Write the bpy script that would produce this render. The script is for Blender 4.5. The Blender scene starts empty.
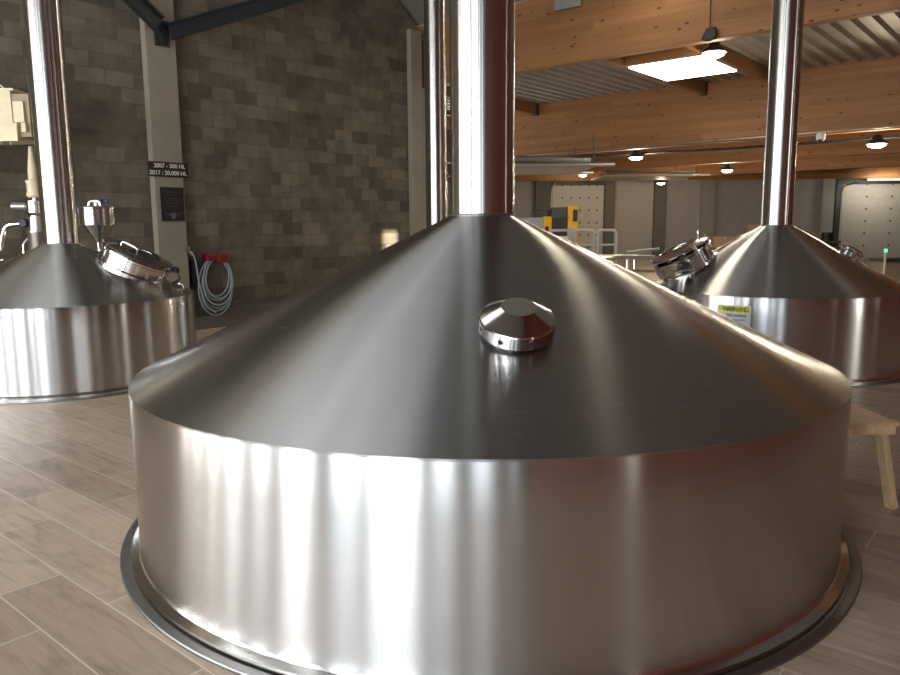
import bpy, bmesh, math, random
from mathutils import Vector, Matrix, Euler
R = math.radians
S = bpy.context.scene
C = S.collection
random.seed(7)

# ------------------------------------------------------------------ camera, sky, light, exposure
HEAD = R(40)                       # the camera looks 40 degrees left of the hall's long (+Y) axis
cam_d = bpy.data.cameras.new('camera')
cam_d.sensor_width = 36; cam_d.lens = 30.0; cam_d.clip_end = 200
cam = bpy.data.objects.new('camera', cam_d); C.objects.link(cam)
cam.matrix_world = (Matrix.Translation((0, 0, 1.6)) @ Matrix.Rotation(HEAD, 4, 'Z')
                    @ Matrix.Rotation(R(90 - 8.38), 4, 'X') @ Matrix.Rotation(R(-0.45), 4, 'Z'))
S.camera = cam
S.view_settings.view_transform = 'Standard'
S.view_settings.look = 'None'
S.view_settings.gamma = 1.0
S.view_settings.use_curve_mapping = False
S.view_settings.exposure = 0.0

w = bpy.data.worlds.new('sky'); S.world = w; w.use_nodes = True
bg = w.node_tree.nodes['Background']
bg.inputs['Color'].default_value = (.80, .90, 1.0, 1); bg.inputs['Strength'].default_value = .9

def area(name, loc, rot, sx, sy, power, col=(1, 1, 1)):
    l = bpy.data.lights.new(name, 'AREA'); l.shape = 'RECTANGLE'; l.size = sx; l.size_y = sy
    l.energy = power; l.color = col
    o = bpy.data.objects.new(name, l); C.objects.link(o); o.location = loc; o.rotation_euler = rot
    return o
# daylight outside the bays of the glazed front (behind the camera); one lamp per bay of glass
BAYS = [(-12.2, -11.0, 2.2), (-10.6, -9.2, 2.0), (-8.7, -7.7, 2.4), (-7.2, -6.2, 2.4), (-5.6, -4.8, 1.6), (-4.2, -3.2, 2.6),
        (-2.4, -1.5, 1.3), (-1.1, .5, 2.5), (1.0, 2.0, .8), (2.6, 3.8, .6), (4.6, 5.3, .25)]
for i, (a, b, s) in enumerate(BAYS):
    cl = [(1, .97, .92), (.97, .98, 1), (.88, .94, 1)][min(2, i // 3)]
    area('daylight_bay', ((a + b) / 2, -4.45, 2.3), (R(90), 0, 0), b - a, 4.2, (b - a) * 4.2 * 19 * s, cl)
area('added_rooflight_fill', (-8.4, 2.1, 10.35), (math.atan2(12.0 - 6.2, 9.8), 0, 0), 6.4, 4.6, 115, (1, .96, .90))  # added fill over an unseen roof opening, brightens the big cone's left side
area('daylight_small_rooflight', (-6.4, 13.1, 7.04), (-math.atan2(5.7, 8.3), 0, 0), .8, 1.0, 85, (1, .86, .64))
# slit windows in the right hand wall
SLITS = [(1.30, 1.44), (6.0, 6.18), (8.1, 8.62), (10.1, 10.28), (12.4, 12.58)]   # (from, to) along the right hand wall
for a, b in SLITS: area('daylight_side', (3.65, (a + b) / 2, 2.55), (0, R(90), 0), 3.9, b - a, 15 * (b - a) / .2, (1, .95, .86))
sun_d = bpy.data.lights.new('sun', 'SUN'); sun_d.energy = 16; sun_d.angle = R(.6); sun_d.color = (1, .90, .74)
sun = bpy.data.objects.new('sun', sun_d); C.objects.link(sun); sun.rotation_euler = Vector((-15.6, 4.25, -3.05)).to_track_quat('-Z', 'Y').to_euler()
# high gable window and alcove window
area('daylight_alcove', (-15.95, 18.7, 3.05), (0, R(-90), 0), 4.2, 3.2, 230, (1, .98, .95))

# ------------------------------------------------------------------ materials
def mat(name, col=(.5, .5, .5), rough=.6, metal=0., build=None, **kw):
    m = bpy.data.materials.new(name); m.use_nodes = True
    n = m.node_tree.nodes; l = m.node_tree.links; b = n['Principled BSDF']
    b.inputs['Base Color'].default_value = (*col, 1)
    b.inputs['Roughness'].default_value = rough
    b.inputs['Metallic'].default_value = metal
    for k, v in kw.items(): b.inputs[k.replace('_', ' ')].default_value = v
    if build: build(n, l, b)
    else: vary(n, l, b, col, .06)
    return m
def node(n, t, **kw):
    x = n.new(t)
    for k, v in kw.items(): setattr(x, k, v)
    return x
def coords(n, l, scale=(1, 1, 1), rot=(0, 0, 0), loc=(0, 0, 0)):
    tc = n.new('ShaderNodeTexCoord'); mp = n.new('ShaderNodeMapping')
    mp.inputs['Scale'].default_value = scale; mp.inputs['Rotation'].default_value = rot; mp.inputs['Location'].default_value = loc
    l.new(tc.outputs['Object'], mp.inputs['Vector']); return mp.outputs['Vector']
def noise(n, l, vec, scale, detail=4, rough=.5, dist=0):
    x = n.new('ShaderNodeTexNoise'); x.inputs['Scale'].default_value = scale; x.inputs['Detail'].default_value = detail
    x.inputs['Roughness'].default_value = rough; x.inputs['Distortion'].default_value = dist
    l.new(vec, x.inputs['Vector']); return x.outputs['Fac']
def ramp(n, l, fac, stops):
    r = n.new('ShaderNodeValToRGB'); e = r.color_ramp.elements
    while len(e) < len(stops): e.new(.5)
    for q, (p, c) in zip(e, stops): q.position = p; q.color = (*c, 1) if len(c) == 3 else c
    l.new(fac, r.inputs['Fac']); return r.outputs['Color']
def mix(n, l, fac, a, b, mode='MIX'):
    x = n.new('ShaderNodeMix'); x.data_type = 'RGBA'; x.blend_type = mode
    if isinstance(fac, (int, float)): x.inputs[0].default_value = fac
    else: l.new(fac, x.inputs[0])
    for i, v in ((6, a), (7, b)):
        if isinstance(v, tuple): x.inputs[i].default_value = (*v, 1) if len(v) == 3 else v
        else: l.new(v, x.inputs[i])
    return x.outputs[2]
def bump(n, l, b, h, strength=.3, dist=.01):
    x = n.new('ShaderNodeBump'); x.inputs['Strength'].default_value = strength; x.inputs['Distance'].default_value = dist
    l.new(h, x.inputs['Height']); l.new(x.outputs['Normal'], b.inputs['Normal'])
def vary(n, l, b, col, amt):
    f = noise(n, l, coords(n, l), 6, 3)
    lo = tuple(max(0, c * (1 - amt)) for c in col); hi = tuple(min(1, c * (1 + amt)) for c in col)
    l.new(ramp(n, l, f, [(.3, lo), (.7, hi)]), b.inputs['Base Color'])

def steel_nodes(rough, aniso, col, grain=(1.2, 1.2, 220)):
    def f(n, l, b):
        v = coords(n, l, grain)
        g = noise(n, l, v, 3, 3, .6)
        v2 = coords(n, l, (.7, .7, .7)); g2 = noise(n, l, v2, 2.2, 3)
        mr = n.new('ShaderNodeMapRange'); mr.inputs['To Min'].default_value = rough * .97; mr.inputs['To Max'].default_value = rough * 1.03
        l.new(g, mr.inputs['Value']); l.new(mr.outputs[0], b.inputs['Roughness'])
        c1 = ramp(n, l, g, [(.3, tuple(c * .965 for c in col)), (.7, tuple(min(1, c * 1.03) for c in col))])
        l.new(mix(n, l, .10, c1, ramp(n, l, g2, [(.35, tuple(c * .7 for c in col)), (.65, col)])), b.inputs['Base Color'])
        b.inputs['Anisotropic'].default_value = aniso
        b.inputs['Anisotropic Rotation'].default_value = ANROT
        t = node(n, 'ShaderNodeTangent', direction_type='RADIAL', axis='Z')
        l.new(t.outputs[0], b.inputs['Tangent'])
    return f
ANROT = .25
M = {}
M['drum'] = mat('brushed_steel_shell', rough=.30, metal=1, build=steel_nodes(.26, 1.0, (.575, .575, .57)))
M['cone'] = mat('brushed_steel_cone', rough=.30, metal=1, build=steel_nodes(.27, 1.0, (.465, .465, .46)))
M['stack'] = mat('rolled_steel_flue', rough=.22, metal=1, build=steel_nodes(.24, .97, (.56, .545, .53)))
M['polish'] = mat('polished_steel', (.66, .645, .63), .13, 1)
M['satin'] = mat('satin_steel', (.55, .54, .52), .30, 1)
M['darksteel'] = mat('dull_floor_steel', (.30, .305, .30), .38, 1)
M['seam'] = mat('weld_seam', (.42, .41, .39), .35, 1)
M['hole'] = mat('dark_opening', (.01, .01, .01), .8)
M['black'] = mat('black_rubber', (.02, .02, .022), .55)
M['brace'] = mat('anthracite_painted_steel', (.018, .026, .030), .42)
M['cream'] = mat('cream_machine_paint', (.74, .65, .44), .45)
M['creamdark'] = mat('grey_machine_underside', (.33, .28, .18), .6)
M['blue'] = mat('blue_plastic', (.01, .03, .22), .4)
M['red'] = mat('red_plastic', (.20, .010, .018), .4)
M['hose'] = mat('pale_blue_grey_hose', (.36, .42, .46), .4)
M['sign'] = mat('black_sign_board', (.012, .010, .009), .5)
M['letter'] = mat('white_lettering', (.78, .76, .72), .6)
M['letterdim'] = mat('dim_grey_lettering', (.055, .055, .055), .6)
M['yellow'] = mat('yellow_machine_paint', (.72, .40, .02), .45)
M['mgrey'] = mat('green_grey_machine_paint', (.045, .058, .058), .5)
M['mpanel'] = mat('light_grey_machine_panel', (.30, .33, .33), .5)
M['white'] = mat('white_painted_rail', (.50, .465, .41), .4)
M['lab_w'] = mat('white_sticker', (.62, .64, .72), .4)
M['lab_y'] = mat('yellow_sticker', (.80, .80, .04), .4)
M['lab_k'] = mat('black_ink', (.02, .02, .03), .6)
M['card'] = mat('brown_cardboard', (.30, .21, .15), .8)
M['galv'] = mat('galvanised_track', (.48, .47, .45), .35, .8)
M['plasticw'] = mat('white_plastic', (.7, .68, .62), .4)
M['darkcap'] = mat('dark_fixture', (.03, .028, .026), .4)
M['glass'] = mat('tinted_glass', (.05, .06, .06), .04, 0, None, Transmission_Weight=.55, IOR=1.45)
M['redbrown'] = mat('oxide_red_cladding', (.17, .034, .018), .6)
M['brownwall'] = mat('brown_cladding', (.10, .07, .05), .7)
M['frame'] = mat('dark_window_frame', (.05, .05, .05), .5)
M['hallwall'] = mat('white_hall_panel', (.36, .335, .315), .75)
M['hallcol'] = mat('grey_hall_pillar', (.13, .12, .105), .85)
M['hallcol2'] = mat('pale_concrete_pillar', (.30, .285, .25), .85)
M['doorw'] = mat('white_sectional_door', (.46, .435, .385), .55)
M['plaster'] = mat('white_roof_lining', (.20, .187, .165), .8)

def emis(name, col, s):
    m = bpy.data.materials.new(name); m.use_nodes = True; n = m.node_tree.nodes; l = m.node_tree.links
    n.remove(n['Principled BSDF']); e = n.new('ShaderNodeEmission'); e.inputs[0].default_value = (*col, 1); e.inputs[1].default_value = s
    l.new(e.outputs[0], n['Material Output'].inputs[0]); return m
M['lamp'] = emis('lamp_lens', (1, .90, .74), 22)
M['tube'] = emis('tube_light', (1, .92, .80), 1.3)
M['green'] = emis('green_indicator', (.1, 1, .35), 2.0)

def block_nodes(n, l, b):
    tc = n.new('ShaderNodeTexCoord'); sp = n.new('ShaderNodeSeparateXYZ'); cb = n.new('ShaderNodeCombineXYZ')
    l.new(tc.outputs['Object'], sp.inputs[0]); l.new(sp.outputs['Y'], cb.inputs['X']); l.new(sp.outputs['Z'], cb.inputs['Y'])
    br = n.new('ShaderNodeTexBrick'); br.offset = .5
    l.new(cb.outputs[0], br.inputs['Vector'])
    for k, v in {'Scale': 1.0, 'Mortar Size': .007, 'Mortar Smooth': .2, 'Bias': -.05, 'Brick Width': .49, 'Row Height': .2455}.items(): br.inputs[k].default_value = v
    br.inputs['Color1'].default_value = (.105, .094, .073, 1); br.inputs['Color2'].default_value = (.20, .18, .143, 1); br.inputs['Mortar'].default_value = (.115, .10, .08, 1)
    v = coords(n, l)
    big = noise(n, l, v, 2.3, 5, .62); fine = noise(n, l, v, 45, 4, .7)
    c = mix(n, l, .55, br.outputs['Color'], ramp(n, l, big, [(.32, (.55, .54, .52)), (.68, (1.5, 1.46, 1.36))]), 'MULTIPLY')
    c = mix(n, l, .35, c, ramp(n, l, fine, [(.3, (.6, .6, .6)), (.7, (1.3, 1.3, 1.3))]), 'MULTIPLY')
    l.new(c, b.inputs['Base Color']); b.inputs['Roughness'].default_value = .95
    m = node(n, 'ShaderNodeMath', operation='SUBTRACT'); l.new(fine, m.inputs[0]); l.new(br.outputs['Fac'], m.inputs[1])
    bump(n, l, b, m.outputs[0], .5, .012)
M['block'] = mat('grey_brown_block_masonry', build=block_nodes)

def concrete_nodes(n, l, b):
    v = coords(n, l); a = noise(n, l, v, 1.4, 5, .6); f = noise(n, l, v, 60, 3)
    l.new(mix(n, l, .3, ramp(n, l, a, [(.3, (.28, .255, .20)), (.7, (.35, .32, .255))]), ramp(n, l, f, [(.3, (.22, .2, .16)), (.7, (.38, .345, .28))])), b.inputs['Base Color'])
    b.inputs['Roughness'].default_value = .9; bump(n, l, b, f, .15, .004)
M['concrete'] = mat('smooth_concrete', build=concrete_nodes)

def floor_nodes(n, l, b):
    br = n.new('ShaderNodeTexBrick'); br.offset = .37; br.offset_frequency = 2
    l.new(coords(n, l, loc=(-2.9 + 1.2 * 6, -.03, 0)), br.inputs['Vector'])
    for k, v in {'Scale': 1.0, 'Mortar Size': .0032, 'Mortar Smooth': .1, 'Bias': 0.0, 'Brick Width': 1.2, 'Row Height': .268}.items(): br.inputs[k].default_value = v
    br.inputs['Color1'].default_value = (.35, .262, .19, 1); br.inputs['Color2'].default_value = (.48, .375, .28, 1); br.inputs['Mortar'].default_value = (.56, .48, .40, 1)
    vg = coords(n, l, (1.2, 14, 1)); g = noise(n, l, vg, 2.2, 6, .65, .6)
    vp = coords(n, l, (1.3, 3.2, 1)); p = noise(n, l, vp, 2.0, 5, .6, 1.2)
    c = mix(n, l, .8, br.outputs['Color'], ramp(n, l, g, [(.28, (.66, .64, .62)), (.5, (1, 1, 1)), (.75, (1.15, 1.14, 1.12))]), 'MULTIPLY')
    c = mix(n, l, .8, c, ramp(n, l, p, [(.28, (.62, .60, .57)), (.48, (1, 1, 1)), (.8, (1.06, 1.06, 1.06))]), 'MULTIPLY')
    l.new(mix(n, l, br.outputs['Fac'], c, (.60, .52, .44)), b.inputs['Base Color'])
    b.inputs['Roughness'].default_value = .42
    m = node(n, 'ShaderNodeMath', operation='MULTIPLY_ADD'); l.new(br.outputs['Fac'], m.inputs[0]); m.inputs[1].default_value = -1; l.new(g, m.inputs[2])
    bump(n, l, b, m.outputs[0], .12, .004)
M['floor'] = mat('wood_look_floor_tiles', build=floor_nodes)

def timber_nodes(n, l, b):
    v = coords(n, l, (.35, 1, 9)); g = noise(n, l, v, 2.4, 5, .6, .4)
    lam = n.new('ShaderNodeTexBrick'); lam.offset = .43
    tc = n.new('ShaderNodeTexCoord'); sp = n.new('ShaderNodeSeparateXYZ'); cb = n.new('ShaderNodeCombineXYZ')
    l.new(tc.outputs['Object'], sp.inputs[0]); l.new(sp.outputs['X'], cb.inputs['X']); l.new(sp.outputs['Z'], cb.inputs['Y']); l.new(cb.outputs[0], lam.inputs['Vector'])
    for k, q in {'Scale': 1.0, 'Mortar Size': .0015, 'Bias': 0.0, 'Brick Width': 2.6, 'Row Height': .04 * 3.5}.items(): lam.inputs[k].default_value = q
    lam.inputs['Color1'].default_value = (.27, .122, .038, 1); lam.inputs['Color2'].default_value = (.36, .172, .060, 1); lam.inputs['Mortar'].default_value = (.21, .10, .036, 1)
    c = mix(n, l, .6, lam.outputs['Color'], ramp(n, l, g, [(.3, (.72, .66, .6)), (.7, (1.12, 1.1, 1.08))]), 'MULTIPLY')
    vo = n.new('ShaderNodeTexVoronoi'); vo.inputs['Scale'].default_value = 4.4; vo.inputs['Randomness'].default_value = 1
    l.new(coords(n, l, (.55, .3, 1.3)), vo.inputs['Vector'])
    k = ramp(n, l, vo.outputs['Distance'], [(.085, (0, 0, 0)), (.14, (1, 1, 1))])
    c = mix(n, l, k, (.085, .032, .012), c)
    l.new(c, b.inputs['Base Color']); b.inputs['Roughness'].default_value = .6
M['timber'] = mat('knotty_glulam_timber', build=timber_nodes)
def wood_nodes(n, l, b):
    g = noise(n, l, coords(n, l, (3, 3, .8)), 9, 5, .6, .5)
    l.new(ramp(n, l, g, [(.3, (.50, .33, .17)), (.7, (.74, .53, .31))]), b.inputs['Base Color']); b.inputs['Roughness'].default_value = .6
M['pine'] = mat('raw_pine', build=wood_nodes)
def deck_nodes(n, l, b):
    g = noise(n, l, coords(n, l), 3, 3)
    l.new(ramp(n, l, g, [(.3, (.30, .29, .26)), (.7, (.36, .35, .315))]), b.inputs['Base Color']); b.inputs['Roughness'].default_value = .45
M['deck'] = mat('grey_white_roof_sheet', build=deck_nodes)

# ------------------------------------------------------------------ mesh helpers
def link(name, bm, m, parent=None, smooth=False):
    me = bpy.data.meshes.new(name); bmesh.ops.recalc_face_normals(bm, faces=bm.faces); bm.to_mesh(me); bm.free()
    ms = m if isinstance(m, (list, tuple)) else [m]
    for x in ms: me.materials.append(x)
    if smooth:
        for p in me.polygons: p.use_smooth = True
        try: me.set_sharp_from_angle(angle=R(28))
        except Exception: pass
    o = bpy.data.objects.new(name, me); C.objects.link(o)
    if parent: o.parent = parent
    return o
def tag(o, label, cat, group=None):
    o['label'] = label; o['category'] = cat
    if group: o['group'] = group
    return o
def thing(name, label, cat, loc=(0, 0, 0), rz=0, group=None):
    o = bpy.data.objects.new(name, None); o.empty_display_size = .1; C.objects.link(o)
    o.location = loc; o.rotation_euler = (0, 0, rz); return tag(o, label, cat, group)
def struct(o): o['kind'] = 'structure'; return o
def box(bm, x0, x1, y0, y1, z0, z1, mtx=None, mi=0):
    vs = [bm.verts.new((x, y, z)) for z in (z0, z1) for (x, y) in ((x0, y0), (x1, y0), (x1, y1), (x0, y1))]
    if mtx:
        for v in vs: v.co = mtx @ v.co
    for f in ((3, 2, 1, 0), (4, 5, 6, 7), (0, 1, 5, 4), (1, 2, 6, 5), (2, 3, 7, 6), (3, 0, 4, 7)):
        q = bm.faces.new([vs[i] for i in f]); q.material_index = mi
    return vs
def bxo(name, x0, x1, y0, y1, z0, z1, m, parent=None, bev=0, mtx=None):
    bm = bmesh.new(); box(bm, x0, x1, y0, y1, z0, z1, mtx)
    if bev: bmesh.ops.bevel(bm, geom=bm.edges[:], offset=bev, segments=2, affect='EDGES', profile=.5)
    return link(name, bm, m, parent)
def lathe(bm, prof, seg=64, mtx=None, a0=0, a1=2 * math.pi, mi=0):
    full = abs(a1 - a0 - 2 * math.pi) < 1e-6; n = seg if full else seg + 1; rings = []
    for r, z in prof:
        if r < 1e-6: vs = [bm.verts.new((0, 0, z))]
        else: vs = [bm.verts.new((r * math.cos(a0 + (a1 - a0) * i / seg), r * math.sin(a0 + (a1 - a0) * i / seg), z)) for i in range(n)]
        if mtx:
            for v in vs: v.co = mtx @ v.co
        rings.append(vs)
    for A, B in zip(rings, rings[1:]):
        for i in range(seg):
            j = (i + 1) % n if full else i + 1
            q = [A[0], B[i], B[j]] if len(A) == 1 else [A[i], A[j], B[0]] if len(B) == 1 else [A[i], A[j], B[j], B[i]]
            if len(set(q)) > 2: bm.faces.new(q).material_index = mi
def lathe_o(name, prof, m, parent=None, seg=64, mtx=None, **k):
    bm = bmesh.new(); lathe(bm, prof, seg, mtx, **k); return link(name, bm, m, parent, True)
def tube(bm, pts, r, seg=10, mtx=None, closed=False):
    P = [Vector(p) for p in pts]; n = len(P); rings = []; up = None
    for i in range(n):
        a = P[(i - 1) % n] if closed or i > 0 else P[i]; b = P[(i + 1) % n] if closed or i < n - 1 else P[i]
        t = (b - a).normalized()
        if up is None: up = t.orthogonal().normalized()
        up = (up - t * up.dot(t)); up = up.normalized() if up.length > 1e-5 else t.orthogonal().normalized()
        s = t.cross(up); rr = r[i] if isinstance(r, (list, tuple)) else r
        vs = [bm.verts.new(P[i] + (up * math.cos(2 * math.pi * k / seg) + s * math.sin(2 * math.pi * k / seg)) * rr) for k in range(seg)]
        if mtx:
            for v in vs: v.co = mtx @ v.co
        rings.append(vs)
    for i in range(n if closed else n - 1):
        A, B = rings[i], rings[(i + 1) % n]
        for k in range(seg): bm.faces.new([A[k], A[(k + 1) % seg], B[(k + 1) % seg], B[k]])
    if not closed: bm.faces.new(rings[0][::-1]); bm.faces.new(rings[-1])
def tube_o(name, pts, r, m, parent=None, seg=10, mtx=None, closed=False):
    bm = bmesh.new(); tube(bm, pts, r, seg, mtx, closed); return link(name, bm, m, parent, True)
def fillet(pts, rad=.06, n=6):
    P = [Vector(p) for p in pts]; out = [P[0]]
    for i in range(1, len(P) - 1):
        a = (P[i - 1] - P[i]); b = (P[i + 1] - P[i]); d = min(rad, a.length * .45, b.length * .45)
        s = P[i] + a.normalized() * d; e = P[i] + b.normalized() * d
        for k in range(n + 1):
            t = k / n; out.append(s * (1 - t) ** 2 + P[i] * 2 * t * (1 - t) + e * t * t)
    out.append(P[-1]); return out
def text_o(name, body, size, m, parent, mtx, ext=.002, shear=0, align='CENTER'):
    cu = bpy.data.curves.new(name, 'FONT'); cu.body = body; cu.size = size; cu.align_x = align; cu.align_y = 'CENTER'; cu.extrude = ext; cu.shear = shear; cu.offset = size * .018
    t = bpy.data.objects.new('tmp', cu); C.objects.link(t)
    dg = bpy.context.evaluated_depsgraph_get(); me = bpy.data.meshes.new_from_object(t.evaluated_get(dg)); me.name = name
    bpy.data.objects.remove(t); me.transform(mtx); me.materials.clear(); me.materials.append(m)
    o = bpy.data.objects.new(name, me); C.objects.link(o); o.parent = parent; return o

# ------------------------------------------------------------------ the building
WX = -12.4
struct(bxo('floor', -34, 9, -6, 54, -.2, 0, M['floor']))

# left wall of concrete blocks with its gable edge
bm = bmesh.new()
prof = [(-4, 0), (13.62, 0), (13.62, 6.28), (5.5, 11.9), (-4, 6.2)]
a = [bm.verts.new((WX, y, z)) for y, z in prof]; b = [bm.verts.new((WX - .3, y, z)) for y, z in prof]
bm.faces.new(a); bm.faces.new(b[::-1])
for i in range(5): bm.faces.new([a[i], b[i], b[(i + 1) % 5], a[(i + 1) % 5]])
struct(link('wall_left', bm, M['block']))
struct(bxo('trim_1', WX - .02, WX + .15, 6.78, 7.33, 0, 10.6, M['concrete'], bev=.01))     # pilaster
struct(bxo('trim_2', WX - .3, WX + .13, 13.30, 13.68, 0, 6.12, M['concrete'], bev=.01))      # corner column
struct(bxo('baseboard_left', WX, WX + .03, -4, 13.3, 0, .14, M['hallcol']))
struct(bxo('trim_9', -12.6, WX + .10, 13.68, 14.0, 0, 4.87, M['concrete'], bev=.01))
struct(bxo('trim_10', WX + .03, -10.75, -4, 13.6, 0, .004, mat('dark_floor_strip', (.12, .10, .08), .6)))  # thin dark strip on the floor along the left wall
# roof of the brewhouse, two slopes, with an added unseen rooflight brightening the cone
bm = bmesh.new()
def roof_piece(x0, x1, ya, yb, lo=False):
    rz = lambda y: 6.2 + (y + 4.3) * (12.0 - 6.2) / 9.8
    za, zb = (rz(ya), rz(yb)) if lo else (6.3, 12.0)
    vs = [bm.verts.new((x, y, z + dz)) for dz in (0, .2) for x, y, z in ((x0, ya, za), (x1, ya, za), (x1, yb, zb), (x0, yb, zb))]
    for f in ((3, 2, 1, 0), (4, 5, 6, 7), (0, 1, 5, 4), (1, 2, 6, 5), (2, 3, 7, 6), (3, 0, 4, 7)): bm.faces.new([vs[i] for i in f])
def front_piece(x0, x1, ya, yb):
    fz = lambda y: 6.3 + (13.8 - y) * 5.7 / 8.3
    vs = [bm.verts.new((x, y, z + dz)) for dz in (0, .2) for x, y, z in ((x0, ya, fz(ya)), (x1, ya, fz(ya)), (x1, yb, fz(yb)), (x0, yb, fz(yb)))]
    for f in ((3, 2, 1, 0), (4, 5, 6, 7), (0, 1, 5, 4), (1, 2, 6, 5), (2, 3, 7, 6), (3, 0, 4, 7)): bm.faces.new([vs[i] for i in f])
front_piece(-12.8, 7.4, 13.8, 13.45); front_piece(-12.8, 7.4, 12.65, 5.5)
front_piece(-12.8, -6.8, 13.45, 12.65); front_piece(-6.0, 7.4, 13.45, 12.65)
roof_piece(-12.8, 7.4, 5.5, 4.2, True); roof_piece(-12.8, 7.4, .2, -4.3, True)
roof_piece(-12.8, -11.6, 4.2, .2, True); roof_piece(-5.2, 7.4, 4.2, .2, True)
struct(link('ceiling', bm, M['plaster']))
bm = bmesh.new()
for x in (-10.0, -8.4, -6.8): roof_piece(x - .05, x + .05, 4.2, .2, True)
struct(link('added_rooflight_bars', bm, M['frame']))  # bars across the added rooflight

# glazed front behind the camera
bm = bmesh.new()
edges = [-12.4] + [v for a_, b_, _ in BAYS for v in (a_, b_)] + [7.0]
for i in range(0, len(edges), 2): box(bm, edges[i], edges[i + 1], -4.3, -4, 0, 4.5)
box(bm, -12.4, 7, -4.3, -4, 4.5, 6.3); box(bm, -12.4, 7, -4.3, -4, 0, .12)
struct(link('wall_back', bm, M['brownwall']))
bm = bmesh.new()
for a_, b_, s_ in BAYS:
    box(bm, a_, b_, -4.2, -4.1, 2.35, 2.43)
    if b_ - a_ > 1.2: box(bm, (a_ + b_) / 2 - .03, (a_ + b_) / 2 + .03, -4.2, -4.1, .12, 4.5)
struct(link('window_1', bm, M['frame']))
# right wall with slits, plus an added outer screen against the sun
bm = bmesh.new()
ye = [-4.3] + [v for q in SLITS for v in q] + [54]
ye[0] = -1.6
for k in range(0, len(ye), 2): box(bm, 3.2, 3.4, ye[k], ye[k + 1], .5, 4.6)
box(bm, 3.2, 3.4, -1.6, 54, 0, .5); box(bm, 3.2, 3.4, -1.6, 54, 4.6, 12); box(bm, 3.4, 7.3, -1.6, -1.4, 0, 12); box(bm, 7, 7.3, -4.3, 7.05, 0, 12); box(bm, 7, 7.3, 7.7, 54, 0, 12); box(bm, 7, 7.3, 7.05, 7.7, 0, 3)  # outer boxes added to block the sun except through one gap
struct(link('wall_right_sun_screen', bm, M['redbrown']))
bm = bmesh.new(); [box(bm, 3.26, 3.34, a_, b_, 2.3, 2.36) for a_, b_ in SLITS]
struct(link('window_2', bm, M['frame']))

# glulam beams running along X
BM = [('glulam_beam', 13.8, 14.0, 4.88, 6.3, 'nearest and highest glulam beam, spanning from the concrete corner column'),
      ('glulam_beam', 19.45, 19.67, 3.68, 5.28, 'deep knotty glulam beam behind the skylight, second from the camera'),
      ('glulam_beam', 26.2, 26.42, 3.70, 5.16, 'third glulam beam back, just behind the black conduit'),
      ('glulam_beam', 32.2, 32.42, 3.70, 5.16, 'fourth glulam beam back, narrow strip showing under the third')]
for k, (nm, y0, y1, z0, z1, lb) in enumerate(BM):
    o = bxo(nm, (-15.6 if k < 1 else -32), 3.2, y0, y1, z0, z1, M['timber'], bev=.006)
    tag(o, lb, 'beam')
def far(x, d, z): # hall end runs parallel to the camera's image plane: x to the right, d away
    return (math.cos(HEAD) * x - math.sin(HEAD) * d, math.sin(HEAD) * x + math.cos(HEAD) * d, z)
FM = Matrix.Rotation(HEAD, 4, 'Z')
def fbox(name, x0, x1, d0, d1, z0, z1, m, parent=None, bev=0):
    o = bxo(name, x0, x1, d0, d1, z0, z1, m, parent, bev); o.rotation_euler = (0, 0, HEAD); return o
tag(fbox('glulam_beam', -6, 34, 35.1, 35.3, 3.66, 5.16, M['timber'], bev=.006), 'farthest glulam beam, right above the loading doors', 'beam')

# corrugated deck with a skylight opening
SKX0, SKX1, SKY0, SKY1 = -7.66, -6.07, 15.05, 16.95
def deck(bm, x0, x1, y0, y1, z=5.2, p=.34, h=.08):
    n = max(1, round((x1 - x0) / p)); p = (x1 - x0) / n; xs = []
    for i in range(n):
        X = x0 + i * p
        xs += [(X, 0), (X + p * .36, 0), (X + p * .5, h), (X + p * .86, h)]
    xs.append((x1, 0))
    A = [bm.verts.new((x, y0, z + dz)) for x, dz in xs]; B = [bm.verts.new((x, y1, z + dz)) for x, dz in xs]
    for i in range(len(xs) - 1): bm.faces.new([A[i], A[i + 1], B[i + 1], B[i]])
bm = bmesh.new()
deck(bm, -32, SKX0, 14.0, 19.45); deck(bm, SKX1, 7, 14.0, 19.45); deck(bm, SKX0, SKX1, 14.0, SKY0); deck(bm, SKX0, SKX1, SKY1, 19.45)
deck(bm, -32, 7, 19.67, 54)
o = struct(link('ceiling', bm, M['deck']))
rb = bmesh.new()  # unseen opaque plate over the deck, added to stop sky light leaking in
for (x0_, x1_, y0_, y1_) in ((-34, SKX0 - .05, 13.9, 56), (SKX1 + .05, 8, 13.9, 56), (SKX0 - .05, SKX1 + .05, 13.9, SKY0 - .05), (SKX0 - .05, SKX1 + .05, SKY1 + .05, 56)):
    box(rb, x0_, x1_, y0_, y1_, 5.30, 5.45)
struct(link('ceiling', rb, M['brownwall']))
sm = o.modifiers.new('thickness', 'SOLIDIFY'); sm.thickness = .01; sm.offset = 1
M['dome'] = emis('skylight_daylight', (1, .94, .84), 9)
sk = thing('skylight', 'bright white rooflight in the corrugated ceiling between the two nearest beams', 'skylight', ((SKX0 + SKX1) / 2, (SKY0 + SKY1) / 2, 5.2))
bxo('pane', SKX0 - sk.location.x, SKX1 - sk.location.x, SKY0 - sk.location.y, SKY1 - sk.location.y, -.32, -.29, M['dome'], sk)
bm = bmesh.new()
hx, hy = (SKX1 - SKX0) / 2, (SKY1 - SKY0) / 2
box(bm, hx - .03, hx + .0, -hy, hy, -.29, .2); box(bm, -hx, -hx + .03, -hy, hy, -.29, .2)
box(bm, -hx, hx, hy - .0, hy + .05, -.29, .2)
link('curb', bm, M['plaster'], sk)
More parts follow.
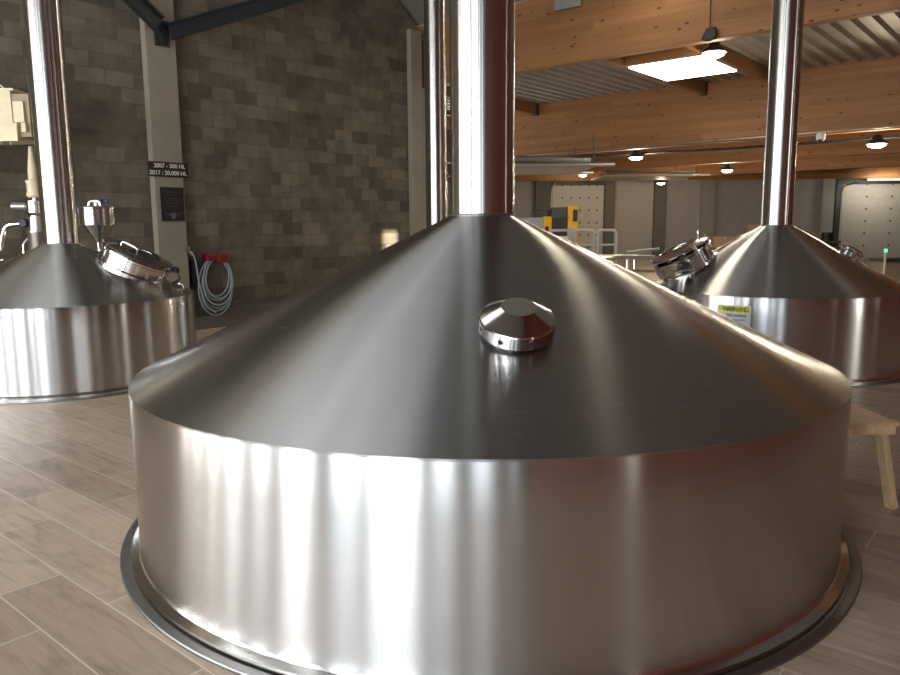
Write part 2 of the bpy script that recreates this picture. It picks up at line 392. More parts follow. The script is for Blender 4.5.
# purlins with their brackets
for x, lb in ((-12.85, 'short timber purlin under the deck, leftmost one beside the steel flue'), (-7.75, 'timber purlin left of the rooflight'), (-5.98, 'timber purlin right of the rooflight')):
    t = thing('timber_purlin', lb, 'purlin', (x, 16.7, 4.9))
    bxo('joist', -.06, .06, -2.69, 2.7, 0, .29, M['timber'], t)
    bxo('bracket', -.075, .075, 2.6, 2.74, -.03, .3, M['darkcap'], t)
tag(bxo('timber_trimmer', -7.66, -6.06, 14.9, 15.0, 4.9, 5.2, M['timber']), 'cross timber between the two purlins at the near end of the rooflight', 'timber')

# alcove wall behind the corner column, with a bright window
bm = bmesh.new()
box(bm, -15.75, -15.6, 13.9, 17.1, 0, 5.2); box(bm, -15.75, -15.6, 20.1, 21.4, 0, 5.2)
box(bm, -15.75, -15.6, 17.1, 20.1, 0, .9); box(bm, -15.75, -15.6, 17.1, 20.1, 3.62, 4.62); box(bm, -15.75, -15.6, 17.1, 20.1, 5.08, 5.2)
box(bm, -15.6, -12.7, 13.7, 13.82, 0, 6.3)
struct(link('wall_alcove', bm, M['hallcol']))
bm = bmesh.new(); box(bm, -15.72, -15.65, 17.1, 20.1, 3.2, 3.25)
struct(link('window_3', bm, M['frame']))

# far end wall of the hall
bm = bmesh.new(); box(bm, -10, 44, 36.3, 36.6, 0, 5.4)
o = struct(link('wall_far', bm, M['hallwall'])); o.rotation_euler = (0, 0, HEAD)
for i, (x0, x1, mm) in enumerate([(4.1, 4.8, 'hallcol'), (7.4, 7.85, 'hallcol'), (9.74, 10.3, 'hallcol'), (11.95, 12.6, 'hallcol2'), (17.66, 18.25, 'hallcol2'), (27.5, 28.2, 'hallcol')]):
    o = struct(fbox('trim_%d' % (i + 3), x0, x1, 36.05, 36.3, 0, 5.2, M[mm]))
def sectional_door(n, x0, x1, top, rows, dots):
    d = bpy.data.objects.new('door_%d' % n, None); C.objects.link(d); struct(d); d.rotation_euler = (0, 0, HEAD); d.location = far((x0 + x1) / 2, 36.2, 0)
    hw = (x1 - x0) / 2; bm = bmesh.new(); z = 0; h = top / rows
    for i in range(rows):
        box(bm, -hw, hw, -.04, .04, i * h + .012, (i + 1) * h - .012)
    box(bm, -hw, hw, -.02, .04, 0, top)
    link('door_panels', bm, M['doorw'], d)
    bm = bmesh.new()
    for i in range(rows):
        for x in dots: box(bm, x - .035, x + .035, -.07, -.04, (i + 1) * h - .04, (i + 1) * h + .04)
    link('hinges', bm, M['darkcap'], d)
    bm = bmesh.new(); box(bm, -hw - .32, -hw, -.12, .02, 0, top + .25); box(bm, hw, hw + .3, -.12, .02, 0, top + .25); box(bm, -hw - .3, hw + .3, -.12, .02, top, top + .25)
    link('door_frame', bm, M['frame'], d)
    tube_o('track', fillet([(-hw - .05, -.14, 0), (-hw - .05, -.14, top - .1), (-hw - .05, -1.4, top + .02)], .3), .03, M['galv'], d)
sectional_door(1, 4.9, 7.35, 3.5, 6, (-.75, -.32, .1, .52, .9))
sectional_door(2, 18.65, 23.6, 3.45, 6, (-1.3, -.1, 1.1, 2.2))

# rolled open overhead doors under the beams
for (cx, cd, z, ln, lb) in ((2.1, 19.0, 3.0, 3.6, 'pale overhead door lying open on its ceiling tracks, nearest the central flue'), (7.9, 30.0, 3.46, 4.0, 'far overhead door lying open under the last beams')):
    t = thing('open_overhead_door', lb, 'overhead door', far(cx, cd, z), HEAD)
    bxo('leaf', -ln / 2, ln / 2 - .4, -.9, 1.6, 0, .06, M['doorw'], t)
    tube_o('rail', [(-ln / 2, -1.0, .02), (ln / 2, -1.0, .02)], .045, M['galv'], t)
    tube_o('rail', [(-ln / 2, 1.7, .02), (ln / 2, 1.7, .02)], .045, M['galv'], t)
    tube_o('spring_shaft', [(-ln / 2, -.6, .26), (ln / 2 - .5, -.6, .16)], .075, M['satin'], t)
    tube_o('hanger', [(ln / 2 - .5, -1.0, 0), (ln / 2 - .5, -1.0, .7)], .018, M['darkcap'], t)
    tube_o('hanger', [(ln / 2 - .5, 1.7, 0), (ln / 2 - .5, 1.7, .7)], .018, M['darkcap'], t)
tag(tube_o('cable_conduit', [(-13.6, 21, 3.74), (-8, 21, 3.66), (3.1, 21, 3.61)], .035, M['black']), 'black cable conduit running across below the second beam', 'conduit')
tag(tube_o('thin_cable', [(-13.4, 19.40, 3.73), (-3.6, 19.40, 3.72), (3.1, 19.40, 3.72)], .015, M['galv']), 'thin grey cable clipped along the foot of the second beam', 'cable')

# ------------------------------------------------------------------ high bay lamps
def highbay(x, y, z, top, r, lb, power):
    t = thing('high_bay_lamp', lb, 'ceiling lamp', (x, y, z), 0, 'high bay lamps under the hall roof')
    lathe_o('lamp_housing', [(0, .22 * r / .22), (r * .35, .2), (r * .45, .12), (r * .85, .05), (r, .02), (r, 0), (r * .86, 0), (r * .8, .02), (0, .025)], M['darkcap'], t, 32)
    lathe_o('lens', [(0, -.36 * r), (r * .4, -.33 * r), (r * .7, -.18 * r), (r * .84, .004), (r * .84, .018), (0, .018)], M['lamp'], t, 32)
    tube_o('suspension_cord', [(0, 0, .2), (0, 0, top - z)], .008, M['darkcap'], t, 6)
    l = bpy.data.lights.new('lamp_glow', 'POINT'); l.energy = power; l.color = (1, .82, .58); l.shadow_soft_size = r * .7
    o = bpy.data.objects.new('lamp_glow', l); C.objects.link(o); o.parent = t; o.location = (0, 0, -.25)
highbay(-5.64, 14.52, 4.80, 5.24, .25, 'brightest high bay lamp, hanging in front of the rooflight', 30)
highbay(-3.86, 20.05, 3.42, 5.24, .24, 'high bay lamp at the far right, beside the white security camera', 170)
highbay(-10.25, 20.75, 3.57, 5.24, .23, 'high bay lamp against the black conduit, left of the rooflight', 170)
highbay(-9.84, 26.99, 3.50, 5.24, .22, 'high bay lamp between the black conduit and the right flue', 240)
highbay(-14.3, 31.4, 3.42, 5.24, .20, 'small far high bay lamp over the brown wall pillar', 70)
highbay(-16.9, 29.2, 3.78, 5.24, .20, 'small far high bay lamp near the left loading door', 70)
t = thing('hook_block', 'dark metal hook block fixed low on the nearest beam', 'hook', (-5.40, 13.74, 4.58))
bxo('plate', -.08, .08, 0, .03, .28, .5, M['darkcap'], t, .008)
lathe_o('pulley', [(0, -.03), (.1, -.03), (.12, 0), (.1, .03), (0, .03)], M['darkcap'], t, 24, Matrix.Translation((0, -.03, .38)) @ Matrix.Rotation(R(90), 4, 'X'))
tube_o('cord', [(-.01, -.05, .48), (-.01, -.05, 4.1)], .012, M['darkcap'], t, 6)
tube_o('hook', fillet([(-.06, -.03, .5), (-.16, -.03, .3), (0, -.03, .26), (.1, -.03, .36)], .05), .018, M['darkcap'], t)
tag(bxo('metal_bracket', -8.66, -8.06, 13.7, 13.8, 5.93, 6.25, M['galv'], bev=.01), 'grey metal bracket at the top of the nearest beam', 'bracket')
t = thing('security_camera', 'white dome security camera under the second beam', 'camera', (-4.9, 19.35, 3.55))
lathe_o('camera_body', [(0, .14), (.09, .14), (.1, .1), (.1, 0), (0, 0)], M['plasticw'], t, 24)
lathe_o('camera_dome', [(.075, 0), (.06, -.05), (.03, -.08), (0, -.085)], M['black'], t, 24)
tag(fbox('tube_lamp', 19.2, 20.75, 34.98, 35.08, 3.55, 3.65, M['tube']), 'short strip light above the right loading door', 'lamp')
area('tube_lamp_light', far(20, 34.5, 3.5), (R(60), 0, HEAD), 1.5, .3, 45, (1, .9, .75))

# ------------------------------------------------------------------ steel braces, signs, hose
def brace(name, a, b, lb):
    A, B = Vector(a), Vector(b); d = B - A; L = d.length
    m = Matrix.Translation(A) @ d.to_track_quat('X', 'Z').to_matrix().to_4x4()
    bm = bmesh.new(); box(bm, 0, L, -.07, .07, -.135, -.105, m); box(bm, 0, L, -.07, .07, .105, .135, m); box(bm, 0, L, -.012, .012, -.105, .105, m)
    return tag(link(name, bm, M['brace']), lb, 'steel brace')
brace('steel_brace', (-12.13, 6.97, 4.99), (-11.9, 4.75, 6.5), 'dark steel brace rising steeply to the left from the pilaster')
brace('steel_brace', (-12.13, 7.16, 4.90), (-11.2, 12.1, 7.0), 'dark steel brace rising to the right from the pilaster')
t = thing('brace_bracket', 'black steel plate where the two braces meet on the pilaster', 'bracket', (-12.25, 7.07, 4.66))
bxo('plate', 0, .03, -.13, .13, 0, .42, M['brace'], t, .004)
for y in (-.09, .09):
    for z in (.06, .36): lathe_o('bolt', [(0, .02), (.02, .02), (.02, 0)], M['darkcap'], t, 8, Matrix.Translation((.03, y, z)) @ Matrix.Rotation(R(90), 4, 'Y'))

WM = lambda x, y, z: Matrix.Translation((x, y, z)) @ Matrix.Rotation(R(90), 4, 'Z') @ Matrix.Rotation(R(90), 4, 'X')   # text on a wall facing +X
t = thing('volume_sign', 'black sign with two lines of white numbers across the pilaster', 'sign', (-12.24, 7.04, 2.62))
bxo('board', 0, .02, -.37, .37, -.125, .125, M['sign'], t, .003)
text_o('lettering', '2007 - 500 HL', .10, M['letter'], t, WM(.022, .02, .058))
text_o('lettering', '2017 : 20.000 HL', .10, M['letter'], t, WM(.022, -.01, -.062))
t = thing('plaque', 'dark upright plaque below the number sign on the pilaster', 'plaque', (-12.24, 7.08, 2.03))
bxo('board', 0, .02, -.215, .215, -.29, .29, M['sign'], t, .003)
bm = bmesh.new()
for z, w_ in ((.2, .15), (.16, .12), (.09, .16), (.05, .13), (.01, .15), (-.05, .1)): box(bm, .02, .022, -w_, w_, z, z + .012)
link('lettering', bm, M['letterdim'], t)
bm = bmesh.new()
pts = [(-.05, .05), (.05, .05), (.05, -.01), (.03, -.045), (0, -.065), (-.03, -.045), (-.05, -.01)]
va = [bm.verts.new((.0235, y, z - .2)) for y, z in pts]; vb = [bm.verts.new((.019, y, z - .2)) for y, z in pts]
bm.faces.new(va)
for i in range(7): bm.faces.new([va[i], vb[i], vb[(i + 1) % 7], va[(i + 1) % 7]])
link('crest', bm, mat('grey_crest', (.12, .12, .11), .5), t)
for sd in (-1, 1):
    bm = bmesh.new(); tube(bm, [(.022, sd * .065, -.20), (.022, sd * .10, -.175), (.022, sd * .14, -.15)], [.012, .02, .008], 6)
    link('crest_wing', bm, M['letterdim'], t)

t = thing('wall_hose', 'pale hose coiled on a red holder on the block wall', 'hose', (-12.4, 7.89, 1.08))
bxo('hose_holder', 0, .2, -.20, .20, -.06, .07, M['red'], t, .02)
bxo('holder_lip', .17, .23, .0, .22, -.10, .05, M['red'], t, .015)
def loop(w_, top, bot, x, off):
    out = []
    for k in range(33):
        a_ = math.pi / 2 + 2 * math.pi * k / 32
        cz = (top + bot) / 2; hz = (top - bot) / 2
        out.append((x + .015 * math.sin(a_ * 2), off + w_ * math.cos(a_) * (1 - .12 * math.sin(a_)), cz + hz * math.sin(a_)))
    return out[:-1]
bm = bmesh.new()
for k, (w_, bot, off) in enumerate([(.24, -.70, .03), (.27, -.78, .03), (.29, -.86, .02), (.32, -.97, .0), (.33, -1.04, -.02), (.26, -.74, .05), (.31, -.92, .03)]):
    tube(bm, loop(w_ * 1.08, .03 - .01 * k, bot * 1.03, .10 + .025 * (k % 3), off), .0135, 8, closed=True)
link('hose_coil', bm, M['hose'], t, True)
tube_o('hose_end', fillet([(.14, -.05, -1.02), (.14, -.26, -.88), (.14, -.36, -.5), (.14, -.42, 0), (.16, -.50, .12)], .15), .015, M['hose'], t)
lathe_o('spray_nozzle', [(0, 0), (.03, 0), (.035, .05), (.02, .09), (.05, .13), (.05, .15), (0, .15)], M['satin'], t, 16, Matrix.Translation((.16, -.49, .06)) @ Matrix.Rotation(R(35), 4, 'X'))
bxo('wall_box', 0, .10, -.46, -.22, -.5, -.03, M['black'], t, .01)

# ------------------------------------------------------------------ brewing tanks
def cone_z(T, r): return T['zr'] + (T['zs'] - T['zr']) * (T['R'] - r) / (T['R'] - T['rs'])
def cone_frame(T, az, r):
    """local matrix on the cone, z along the outward normal, x pointing down the slope"""
    s = math.atan2(T['zs'] - T['zr'], T['R'] - T['rs'])
    return Matrix.Translation((r * math.cos(R(az)), r * math.sin(R(az)), cone_z(T, r))) @ Matrix.Rotation(R(az), 4, 'Z') @ Matrix.Rotation(s, 4, 'Y')
def tank(name, lb, x, y, Rr, zr, rs, zs, ztop=8.6, foot=True):
    T = dict(R=Rr, zr=zr, rs=rs, zs=zs); t = thing(name, lb, 'brewing tank', (x, y, 0)); T['o'] = t
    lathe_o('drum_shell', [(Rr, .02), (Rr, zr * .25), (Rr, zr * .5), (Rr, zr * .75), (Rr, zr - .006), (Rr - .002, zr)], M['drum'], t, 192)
    pr = []
    for k in range(9):
        f = k / 8; pr.append((Rr + .002 + (rs - Rr) * f, zr + (zs - zr) * f))
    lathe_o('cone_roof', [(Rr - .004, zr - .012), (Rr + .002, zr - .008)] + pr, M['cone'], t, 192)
    lathe_o('flue', [(rs, zs - .03), (rs, zs + .4), (rs, zs + 2), (rs, zs + 4), (rs, ztop)], M['stack'], t, 96)
    tor = [(rs + .007 * math.cos(a_), zs + .002 + .006 * math.sin(a_)) for a_ in [2 * math.pi * k / 8 for k in range(9)]]
    lathe_o('flue_weld', tor, M['seam'], t, 96)
    if foot:
        lathe_o('foot_flange', [(Rr, .055), (Rr + .006, .045), (Rr + .040, .032), (Rr + .042, .0)], M['polish'], t, 192)
        for a0, a1, nm in ((R(-4.3), R(231.8), 0), (R(232.2), R(355.3), 1)):
            lathe_o('floor_ring', [(Rr + .05, .0), (Rr + .05, .010), (Rr + .053, .013), (Rr + .090, .013), (Rr + .094, .008), (Rr + .094, 0)], M['darksteel'], t, 96, a0=a0, a1=a1)
    return T
def manway(T, az, r, rad, h, open_lid=0, clamps=8, lid_z=0, hdl=-40):
    m = cone_frame(T, az, r)
    o = lathe_o('manway', [(rad + .03, -.16), (rad + .03, .0), (rad, .012), (rad, h - .03), (rad + .02, h - .02), (rad + .02, h), (rad - .015, h), (rad - .015, -.05)], M['polish'], T['o'], 72)
    o.matrix_local = m
    lm = Matrix.Translation((-rad, 0, h + .01)) @ Matrix.Rotation(R(-open_lid), 4, 'Y') @ Matrix.Translation((rad, 0, 0))
    l = lathe_o('lid', [(rad + .025, 0), (rad + .03, .012), (rad + .02, .03), (rad * .72, .055), (rad * .68, .05), (rad * .68, .02), (rad * .7, .0), (rad + .025, 0)], M['polish'], o, 72, lm)
    lathe_o('sight_glass', [(0, .046), (rad * .4, .044), (rad * .68, .038), (rad * .68, .028), (0, .03)], M['glass'], o, 48, lm)
    for k in range(clamps):
        a_ = R(360 * k / clamps + 15)
        mm = Matrix.Rotation(a_, 4, 'Z') @ Matrix.Translation((rad + .03, 0, 0))
        bm = bmesh.new(); box(bm, -.02, .02, -.012, .012, h * .25, h + .04, mm); tube(bm, [(.012, 0, h * .3), (.035, 0, h * .7), (.012, 0, h + .07)], .008, 8, mm)
        link('clamp', bm, M['satin'], o)
    mm = lm @ Matrix.Rotation(R(hdl), 4, 'Z')
    tube_o('handle', fillet([(rad * .75, -.09, .03), (rad * .80, -.09, .12), (rad * .80, .09, .12), (rad * .75, .09, .03)], .03), .011, M['polish'], o, 10, mm)
    return o, m

MAIN = tank('brewing_tank', 'large brushed steel brewing tank in the foreground with conical top and central flue', -2.565, 3.345, 1.859, .852, .175, 1.662)
LEFT = tank('brewing_tank', 'smaller brushed steel tank at the left in front of the block wall', -8.505, 3.586, 1.331, .883, .179, 1.454)
RIGHT = tank('brewing_tank', 'brushed steel tank at the right with a yellow warning sticker on its drum', -2.732, 9.138, 1.408, .876, .166, 1.59)
BACK = tank('brewing_tank', 'tank hidden behind the big cone, only its slim flue showing left of the central flue', -8.12, 9.37, 1.33, .86, .172, 1.46)

# vent cap on the big cone
m = cone_frame(MAIN, -45.9, 1.19)
v = lathe_o('vent_cap', [(.118, -.05), (.118, .012), (.155, .016), (.155, .066), (.150, .072), (.072, .122), (.070, .123), (0, .1235)], M['polish'], MAIN['o'], 96)
v.matrix_local = m
v.data.set_sharp_from_angle(angle=R(14))
for k in range(8):
    a_ = R(45 * k + 12)
    lathe_o('vent_hole', [(0, .0008), (.009, .0008), (.0105, .0), (.0105, -.004)], M['hole'], v, 16, Matrix.Rotation(a_, 4, 'Z') @ Matrix.Translation((.155, 0, .040)) @ Matrix.Rotation(R(90), 4, 'Y'))

# left tank: manway with clamps, small fittings
o, m = manway(LEFT, 42, .74, .36, .15, 0, 0, hdl=-95)
tube_o('hinge_arm', fillet([(.30, .05, .12), (.44, .06, .17), (.50, .04, .10), (.44, -.02, .03)], .04), .014, M['darkcap'], o)
tube_o('latch_handle', fillet([(.40, .10, .02), (.52, .12, .05), (.58, .06, .02), (.50, -.04, 0)], .03), .010, M['polish'], o)
lathe_o('latch_knob', [(0, .16), (.035, .16), (.04, .19), (.03, .215), (0, .22)], M['black'], o, 16, Matrix.Translation((.42, .04, 0)))
o2 = lathe_o('spray_fitting', [(0, .14), (.06, .14), (.08, .11), (.08, .06), (.05, .05), (.05, -.04)], M['polish'], LEFT['o'], 32); o2.matrix_local = cone_frame(LEFT, -158, .86)
tube_o('fitting_clamp', fillet([(-.1, 0, .1), (-.13, .05, .12), (.13, .05, .12), (.1, 0, .1)], .03), .01, M['polish'], o2)
# right tank: manway, rear fitting, warning sticker
o, m = manway(RIGHT, -143, .985, .325, .17, 4, 4, hdl=165)
tube_o('latch_frame', fillet([(.2, .28, .05), (.25, .42, .10), (.05, .46, .04), (-.05, .34, .0)], .04), .013, M['polish'], o)
bxo('gearbox', -.10, .06, .33, .43, .0, .14, M['satin'], o, .015)
lathe_o('motor_cap', [(0, .1), (.05, .1), (.05, 0), (0, 0)], M['black'], o, 20, Matrix.Translation((.14, .34, .08)) @ Matrix.Rotation(R(-90), 4, 'X'))
o2 = lathe_o('rear_hatch', [(.11, -.06), (.11, .05), (.13, .06), (.13, .08), (.09, .11), (0, .12)], M['polish'], RIGHT['o'], 40); o2.matrix_local = cone_frame(RIGHT, 30, .80)
def curved_patch(name, T, a0, a1, z0, z1, m, parent, off=.003, nseg=16):
    bm = bmesh.new(); r0, r1 = T['R'] + off - .003, T['R'] + off
    A = [[bm.verts.new((r * math.cos(a0 + (a1 - a0) * i / nseg), r * math.sin(a0 + (a1 - a0) * i / nseg), z)) for i in range(nseg + 1)] for r, z in ((r1, z0), (r1, z1), (r0, z1), (r0, z0))]
    for j in range(4):
        P, Q = A[j], A[(j + 1) % 4]
        for i in range(nseg): bm.faces.new([P[i], P[i + 1], Q[i + 1], Q[i]])
    return link(name, bm, m, parent)
st = curved_patch('warning_sticker', RIGHT, R(-95.0), R(-81.2), .545, .785, M['lab_w'], RIGHT['o'])
st['label'] = 'white and yellow warning sticker'
curved_patch('yellow_band', RIGHT, R(-94.4), R(-81.8), .708, .777, M['lab_y'], st, .005)
def on_drum(ang, z): # text frame on the right drum
    return Matrix.Rotation(R(ang), 4, 'Z') @ Matrix.Translation((RIGHT['R'] + .007, 0, z)) @ Matrix.Rotation(R(90), 4, 'Z') @ Matrix.Rotation(R(90), 4, 'X')
for k, ch in enumerate('WARNING'):
    text_o('letter', ch, .066, M['lab_k'], st, on_drum(-91.4 + k * 1.42, .742), .001)
text_o('sticker_text', 'Hot surface.', .042, M['lab_k'], st, on_drum(-86.8, .682), .001)
text_o('sticker_text', 'Do not touch.', .026, M['lab_k'], st, on_drum(-86.2, .638), .001)
bm = bmesh.new()
mm = on_drum(-93.8, .751); a3 = [mm @ Vector(p) for p in ((-.018, -.016, .0), (.018, -.016, .0), (0, .018, .0))]; tube(bm, a3, .002, 6, closed=True)
link('warning_triangle', bm, M['lab_k'], st)

# ------------------------------------------------------------------ things round the left tank
# yeast / dosing hopper
t = thing('steel_hopper', 'small steel hopper with a cone bottom behind the left tank manway', 'hopper', (-9.58, 4.50, 0))
lathe_o('hopper_bowl', [(.03, 1.36), (.03, 1.44), (.205, 1.65), (.212, 1.66), (.212, 1.86), (.217, 1.865), (.217, 1.875), (.205, 1.875), (.205, 1.68)], M['stack'], t, 48)
lathe_o('hopper_lid', [(.215, 1.87), (.22, 1.88), (.20, 1.892), (.05, 1.90), (0, 1.90)], M['satin'], t, 48)
tube_o('stand_pipe', fillet([(0, 0, 1.40), (0, 0, .9), (0, .1, .6), (0, .1, 0)], .1), .028, M['satin'], t)
tube_o('lid_valve', fillet([(-.08, -.06, 1.9), (-.06, -.05, 1.96), (.03, .02, 1.97), (.06, .04, 1.90)], .03), .024, M['polish'], t)
tube_o('lid_pipe', [(.0, .0, 1.9), (.0, .0, 1.95)], .04, M['satin'], t)
bxo('valve_handle', -.02, .14, .03, .06, 1.945, 1.985, M['blue'], t, .008, Matrix.Rotation(R(50), 4, 'Z'))
tube_o('side_arm', [(-.20, 0, 1.84), (-.34, -.10, 1.84)], .012, M['satin'], t)

# grist mill chute and pipework
t = thing('malt_conveyor', 'cream painted machine box high behind the left flue', 'machine', (-11.35, 4.30, 2.79))
MR = Matrix.Rotation(R(-8), 4, 'Z')
cam_r = Matrix.Rotation(R(40), 4, 'Z')
bm = bmesh.new(); box(bm, -.85, .07, -.18, .18, .22, .66, cam_r); link('housing', bm, M['cream'], t)
bm = bmesh.new(); box(bm, -.85, .14, -.22, .22, .0, .2, cam_r); box(bm, -.85, .16, -.24, .24, .2, .235, cam_r); link('hopper_base', bm, M['cream'], t)
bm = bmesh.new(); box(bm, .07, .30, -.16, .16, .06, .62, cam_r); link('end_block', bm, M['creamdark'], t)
bm = bmesh.new(); box(bm, .10, .24, -.2, -.16, .25, .52, cam_r); box(bm, .20, .26, -.22, -.1, .12, .24, cam_r); link('end_cover', bm, M['cream'], t)
bm = bmesh.new(); box(bm, -.85, .12, -.20, .20, .66, .69, cam_r); link('cover_plate', bm, M['cream'], t)
for k in range(8): tube_o('bolt', [(-.8 + k * .12, -.2, .02), (-.8 + k * .12, -.2, -.05)], .012, M['satin'], t, 6, cam_r)
tube_o('lubrication_line', fillet([(-.5, -.1, .68), (-.3, -.14, .74), (-.1, -.12, .76), (-.02, -.12, .68)], .1), .006, M['satin'], t, 6, cam_r)
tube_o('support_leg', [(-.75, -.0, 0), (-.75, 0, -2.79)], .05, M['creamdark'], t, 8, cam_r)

t = thing('malt_inlet_pipe', 'upright steel inlet pipe with a cream flexible sleeve left of the left flue', 'pipe', (-11.22, 4.42, 0))
lathe_o('sleeve', [(.025, 2.74), (.035, 2.64), (.055, 2.46), (.06, 2.40), (.06, 2.26)], M['cream'], t, 24)
lathe_o('coupling', [(.08, 2.29), (.10, 2.28), (.10, 2.25), (.09, 2.24), (.09, 2.12), (.10, 2.11), (.10, 2.07), (.08, 2.05)], M['cream'], t, 24)
lathe_o('valve_body', [(.09, 2.05), (.13, 2.0), (.13, 1.84), (.10, 1.80), (.10, 1.76)], M['polish'], t, 24)
lathe_o('riser', [(.115, 1.78), (.12, 1.60), (.14, 1.59), (.14, 1.56), (.13, 1.54), (.13, 0)], M['satin'], t, 32)
mm = cam_r
tube_o('side_port', [(-.12, -.02, 1.93), (-.30, -.04, 1.93)], .055, M['galv'], t, 16, mm)
tube_o('inlet_elbow', fillet([(-.10, -.02, 1.70), (-.42, -.03, 1.68), (-.50, -.03, 1.45), (-.52, -.03, 1.30), (-.75, -.03, 1.28)], .1), .035, M['polish'], t, 12, mm)
tube_o('drain_line', [(-.58, -.03, 1.28), (-.56, -.03, .0)], .03, M['polish'], t, 12, mm)
tube_o('side_loop', fillet([(-.19, -.05, .0), (-.19, -.05, 1.42), (-.10, -.05, 1.50)], .06), .02, M['polish'], t, 10, mm)
lathe_o('knob', [(0, .05), (.05, .05), (.06, .02), (.06, -.02), (0, -.03)], M['black'], t, 16, mm @ Matrix.Translation((-.12, -.1, 1.70)) @ Matrix.Rotation(R(90), 4, 'X'))

# ------------------------------------------------------------------ hall: machine, guard rails, pipe, boxes
t = thing('yellow_machine', 'yellow and grey machine standing in front of the left loading door', 'machine', far(3.42, 26, 0), HEAD)
bxo('left_cabinet', -.85, -.20, -.2, .9, 0, 1.90, M['mpanel'], t, .02)
bxo('left_post', -.20, .06, -.25, .0, 0, 1.93, M['yellow'], t, .01)
bxo('main_body', .06, .62, -.1, .9, 0, 2.15, M['mgrey'], t, .02)
bxo('dark_opening', .10, .58, -.14, -.1, .5, 1.9, M['black'], t, .01)
bxo('right_post', .62, .95, -.25, .3, 0, 2.27, M['yellow'], t, .01)
bxo('top_cover', -.45, .66, -.05, .85, 2.15, 2.24, M['mgrey'], t, .01)
bxo('control_box', .78, .93, -.30, -.25, 1.75, 2.15, M['black'], t, .005)
bxo('status_plate', -.16, -.04, -.28, -.25, 1.35, 1.6, M['black'], t, .005)
def guard(cx, d, w_, lb, rz=0):
    t = thing('guard_rail', lb, 'railing', far(cx, d, 0), HEAD + rz, 'white guard rails in the hall')
    bm = bmesh.new(); tube(bm, fillet([(-w_ / 2, 0, 0), (-w_ / 2, 0, 1.5), (w_ / 2, 0, 1.5), (w_ / 2, 0, 0)], .12), .032, 10); link('hoop', bm, M['white'], t, True)
    tube_o('mid_rail', [(-w_ / 2, 0, 1.15), (w_ / 2, 0, 1.15)], .026, M['white'], t)
    return t
guard(3.75, 18, .44, 'white guard rail hoop at the right end, beside the grey pillar')
guard(3.22, 18, .46, 'white guard rail hoop in the middle of the three')
guard(2.63, 18, .58, 'white guard rail hoop at the left end, in front of the yellow machine')
t = thing('folded_cloth', 'white cloth draped over the left guard rail', 'cloth', far(2.88, 17.94, 1.36), HEAD)
bm = bmesh.new(); bmesh.ops.create_icosphere(bm, subdivisions=3, radius=1)
for v_ in bm.verts:
    n_ = v_.co.copy(); v_.co = Vector((n_.x * .10, n_.y * .07, n_.z * .17)) * (1 + .18 * math.sin(7 * n_.x + 3 * n_.z) * math.cos(5 * n_.y + 2 * n_.z))
bpy.data.objects.remove(t)
tag(link('folded_cloth', bm, M['white'], None, True), 'white cloth bundle hung on the guard rail beside the yellow machine', 'cloth').location = far(2.90, 17.93, 1.42)
t = thing('white_cabinet', 'small white cabinet seen through the guard rails', 'cabinet', far(3.55, 22.5, 0), HEAD)
bxo('cabinet_body', -.28, .12, 0, .4, 0, 1.30, M['plasticw'], t, .02); bxo('cabinet_door', -.24, .08, -.02, 0, .1, 1.2, M['lab_w'], t, .005)

t = thing('pipe_manifold', 'grey steel pipe with clamps running behind the big cone to the right tank', 'pipe', far(2.5, 12.3, 0), HEAD)
tube_o('main_pipe', [(-.3, 0, 1.10), (.85, 0, 1.08)], .042, M['satin'], t, 16)
tube_o('upper_pipe', fillet([(.38, .25, 1.17), (.45, .1, 1.17), (.95, .1, 1.22)], .05), .022, M['galv'], t)
tube_o('lower_pipe', fillet([(.28, -.05, .80), (.32, -.05, .88), (.9, -.1, .86)], .04), .022, M['polish'], t)
for x in (.40, .52): 
    tube_o('valve_stem', [(x, 0, 1.08), (x, -.02, .85)], .022, M['satin'], t)
tube_o('support_leg', [(-.1, 0, 1.08), (-.1, 0, 0)], .02, M['satin'], t)
tube_o('support_leg', [(.02, 0, 1.08), (.02, 0, 0)], .02, M['satin'], t)
def carton(x, d, w_, h, z, lb, rz=0):
    o = bxo('cardboard_box', -w_ / 2, w_ / 2, -.25, .25, 0, h, M['card'], None, .01); o.location = far(x, d, z); o.rotation_euler = (0, 0, HEAD + rz)
    t2 = bxo('packing_tape', -.03, .03, -.255, .255, h - .08, h + .004, M['pine'], o)
    return tag(o, lb, 'box', 'cardboard boxes at the end of the hall')
carton(12.15, 30, .5, .64, .95, 'tall cardboard carton just left of the right flue foot')
carton(10.85, 30, .9, .42, .72, 'wide cardboard carton behind the left manway of the right tank')
carton(14.30, 30, .60, .34, .95, 'cardboard carton just right of the right flue foot')
t = thing('pallet_stack', 'low dark pallet rack carrying the cartons behind the right tank', 'rack', far(12.6, 30, 0), HEAD)
bxo('shelf', -2.4, 2.75, -.4, .4, .62, .70, M['brownwall'], t)
bxo('upper_shelf', -1.1, 2.75, -.4, .4, .86, .94, M['brownwall'], t)
for x in (-2.3, -1.05, .4, 2.65): bxo('leg', x - .04, x + .04, -.35, .35, 0, .9 if x > -2 else .62, M['brownwall'], t)
o = tag(bxo('grey_barrel', 0, .01, 0, .01, 0, .01, M['black']), 'x', 'drum'); bpy.data.objects.remove(o)
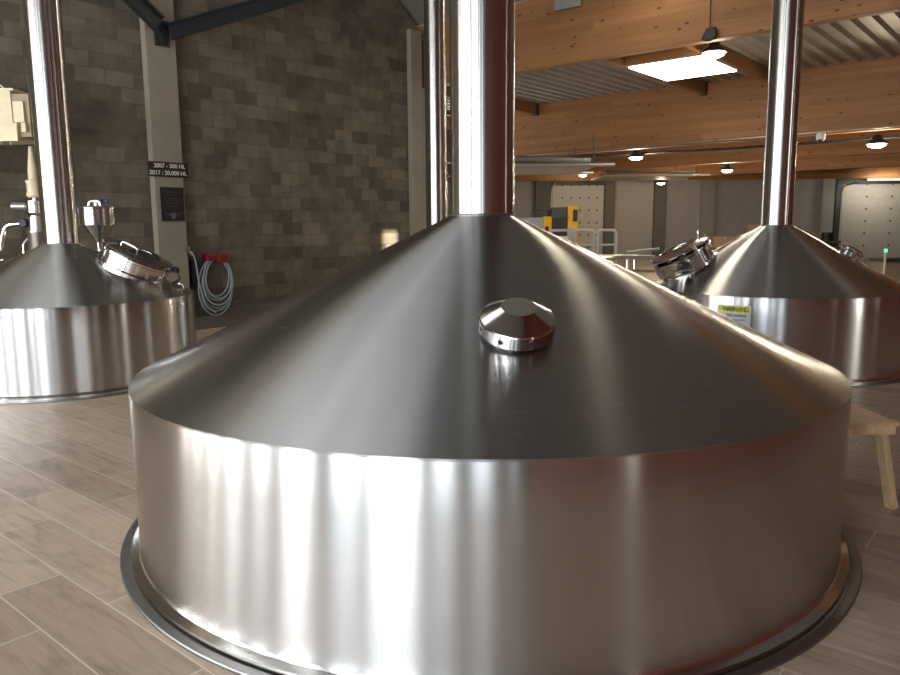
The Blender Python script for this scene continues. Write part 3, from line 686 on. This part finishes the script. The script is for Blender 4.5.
o = lathe_o('dark_drum', [(0, .0), (.2, .0), (.2, .30), (.18, .33), (0, .33)], M['black'], None, 32); o.location = far(14.95, 29.95, .94); tag(o, 'dark round drum at the right end of the carton rack', 'drum')
t = thing('control_post', 'thin post with a green light in front of the right loading door', 'signal post', far(13.6, 23.5, 0), HEAD)
tube_o('post', [(0, 0, 0), (0, 0, .72)], .035, M['plasticw'], t); tube_o('signal_light', [(0, 0, .72), (0, 0, .82)], .05, M['green'], t)
t = thing('dark_workbench', 'dark low bench at the right edge behind the right tank', 'bench', far(14.4, 24, 0), HEAD)
bxo('bench_top', -.75, .9, -.3, .5, .40, .50, M['mgrey'], t, .01)
for x in (-.65, .8): bxo('leg', x - .04, x + .04, -.25, .45, 0, .40, M['galv'], t)

# wooden trestle at the right edge
tz = .52
t = thing('wooden_bench', 'raw pine plank bench with splayed leg at the right edge beside the big tank', 'bench', far(2.16, 4.02, 0), HEAD)
bxo('end_rail', .02, .28, -.03, -.005, tz - .065, tz - .02, M['pine'], t)
bm = bmesh.new(); pts = [(.0, -.07), (.30, -.02), (.25, 1.15), (-.02, 1.15)]
va = [bm.verts.new((x, y, tz + .0)) for x, y in pts]; vb = [bm.verts.new((x, y, tz - .02)) for x, y in pts]
bm.faces.new(va); bm.faces.new(vb[::-1])
for i in range(4): bm.faces.new([va[i], va[(i + 1) % 4], vb[(i + 1) % 4], vb[i]])
link('plank_top', bm, M['pine'], t)
def leg(a, b, w_=.05):
    A, B = Vector(a), Vector(b); d = B - A
    m_ = Matrix.Translation(A) @ d.to_track_quat('Z', 'Y').to_matrix().to_4x4()
    return bxo('leg', -w_ / 2, w_ / 2, -w_ / 2 * .8, w_ / 2 * .8, 0, d.length, M['pine'], t, .003, m_)
leg((.345, .06, 0), (.22, .02, tz - .02), .055); leg((.04, .50, 0), (.04, .44, tz - .02), .055); leg((.34, 1.12, 0), (.20, 1.05, tz - .02), .055); leg((-.06, 1.12, 0), (.04, 1.05, tz - .02), .055)
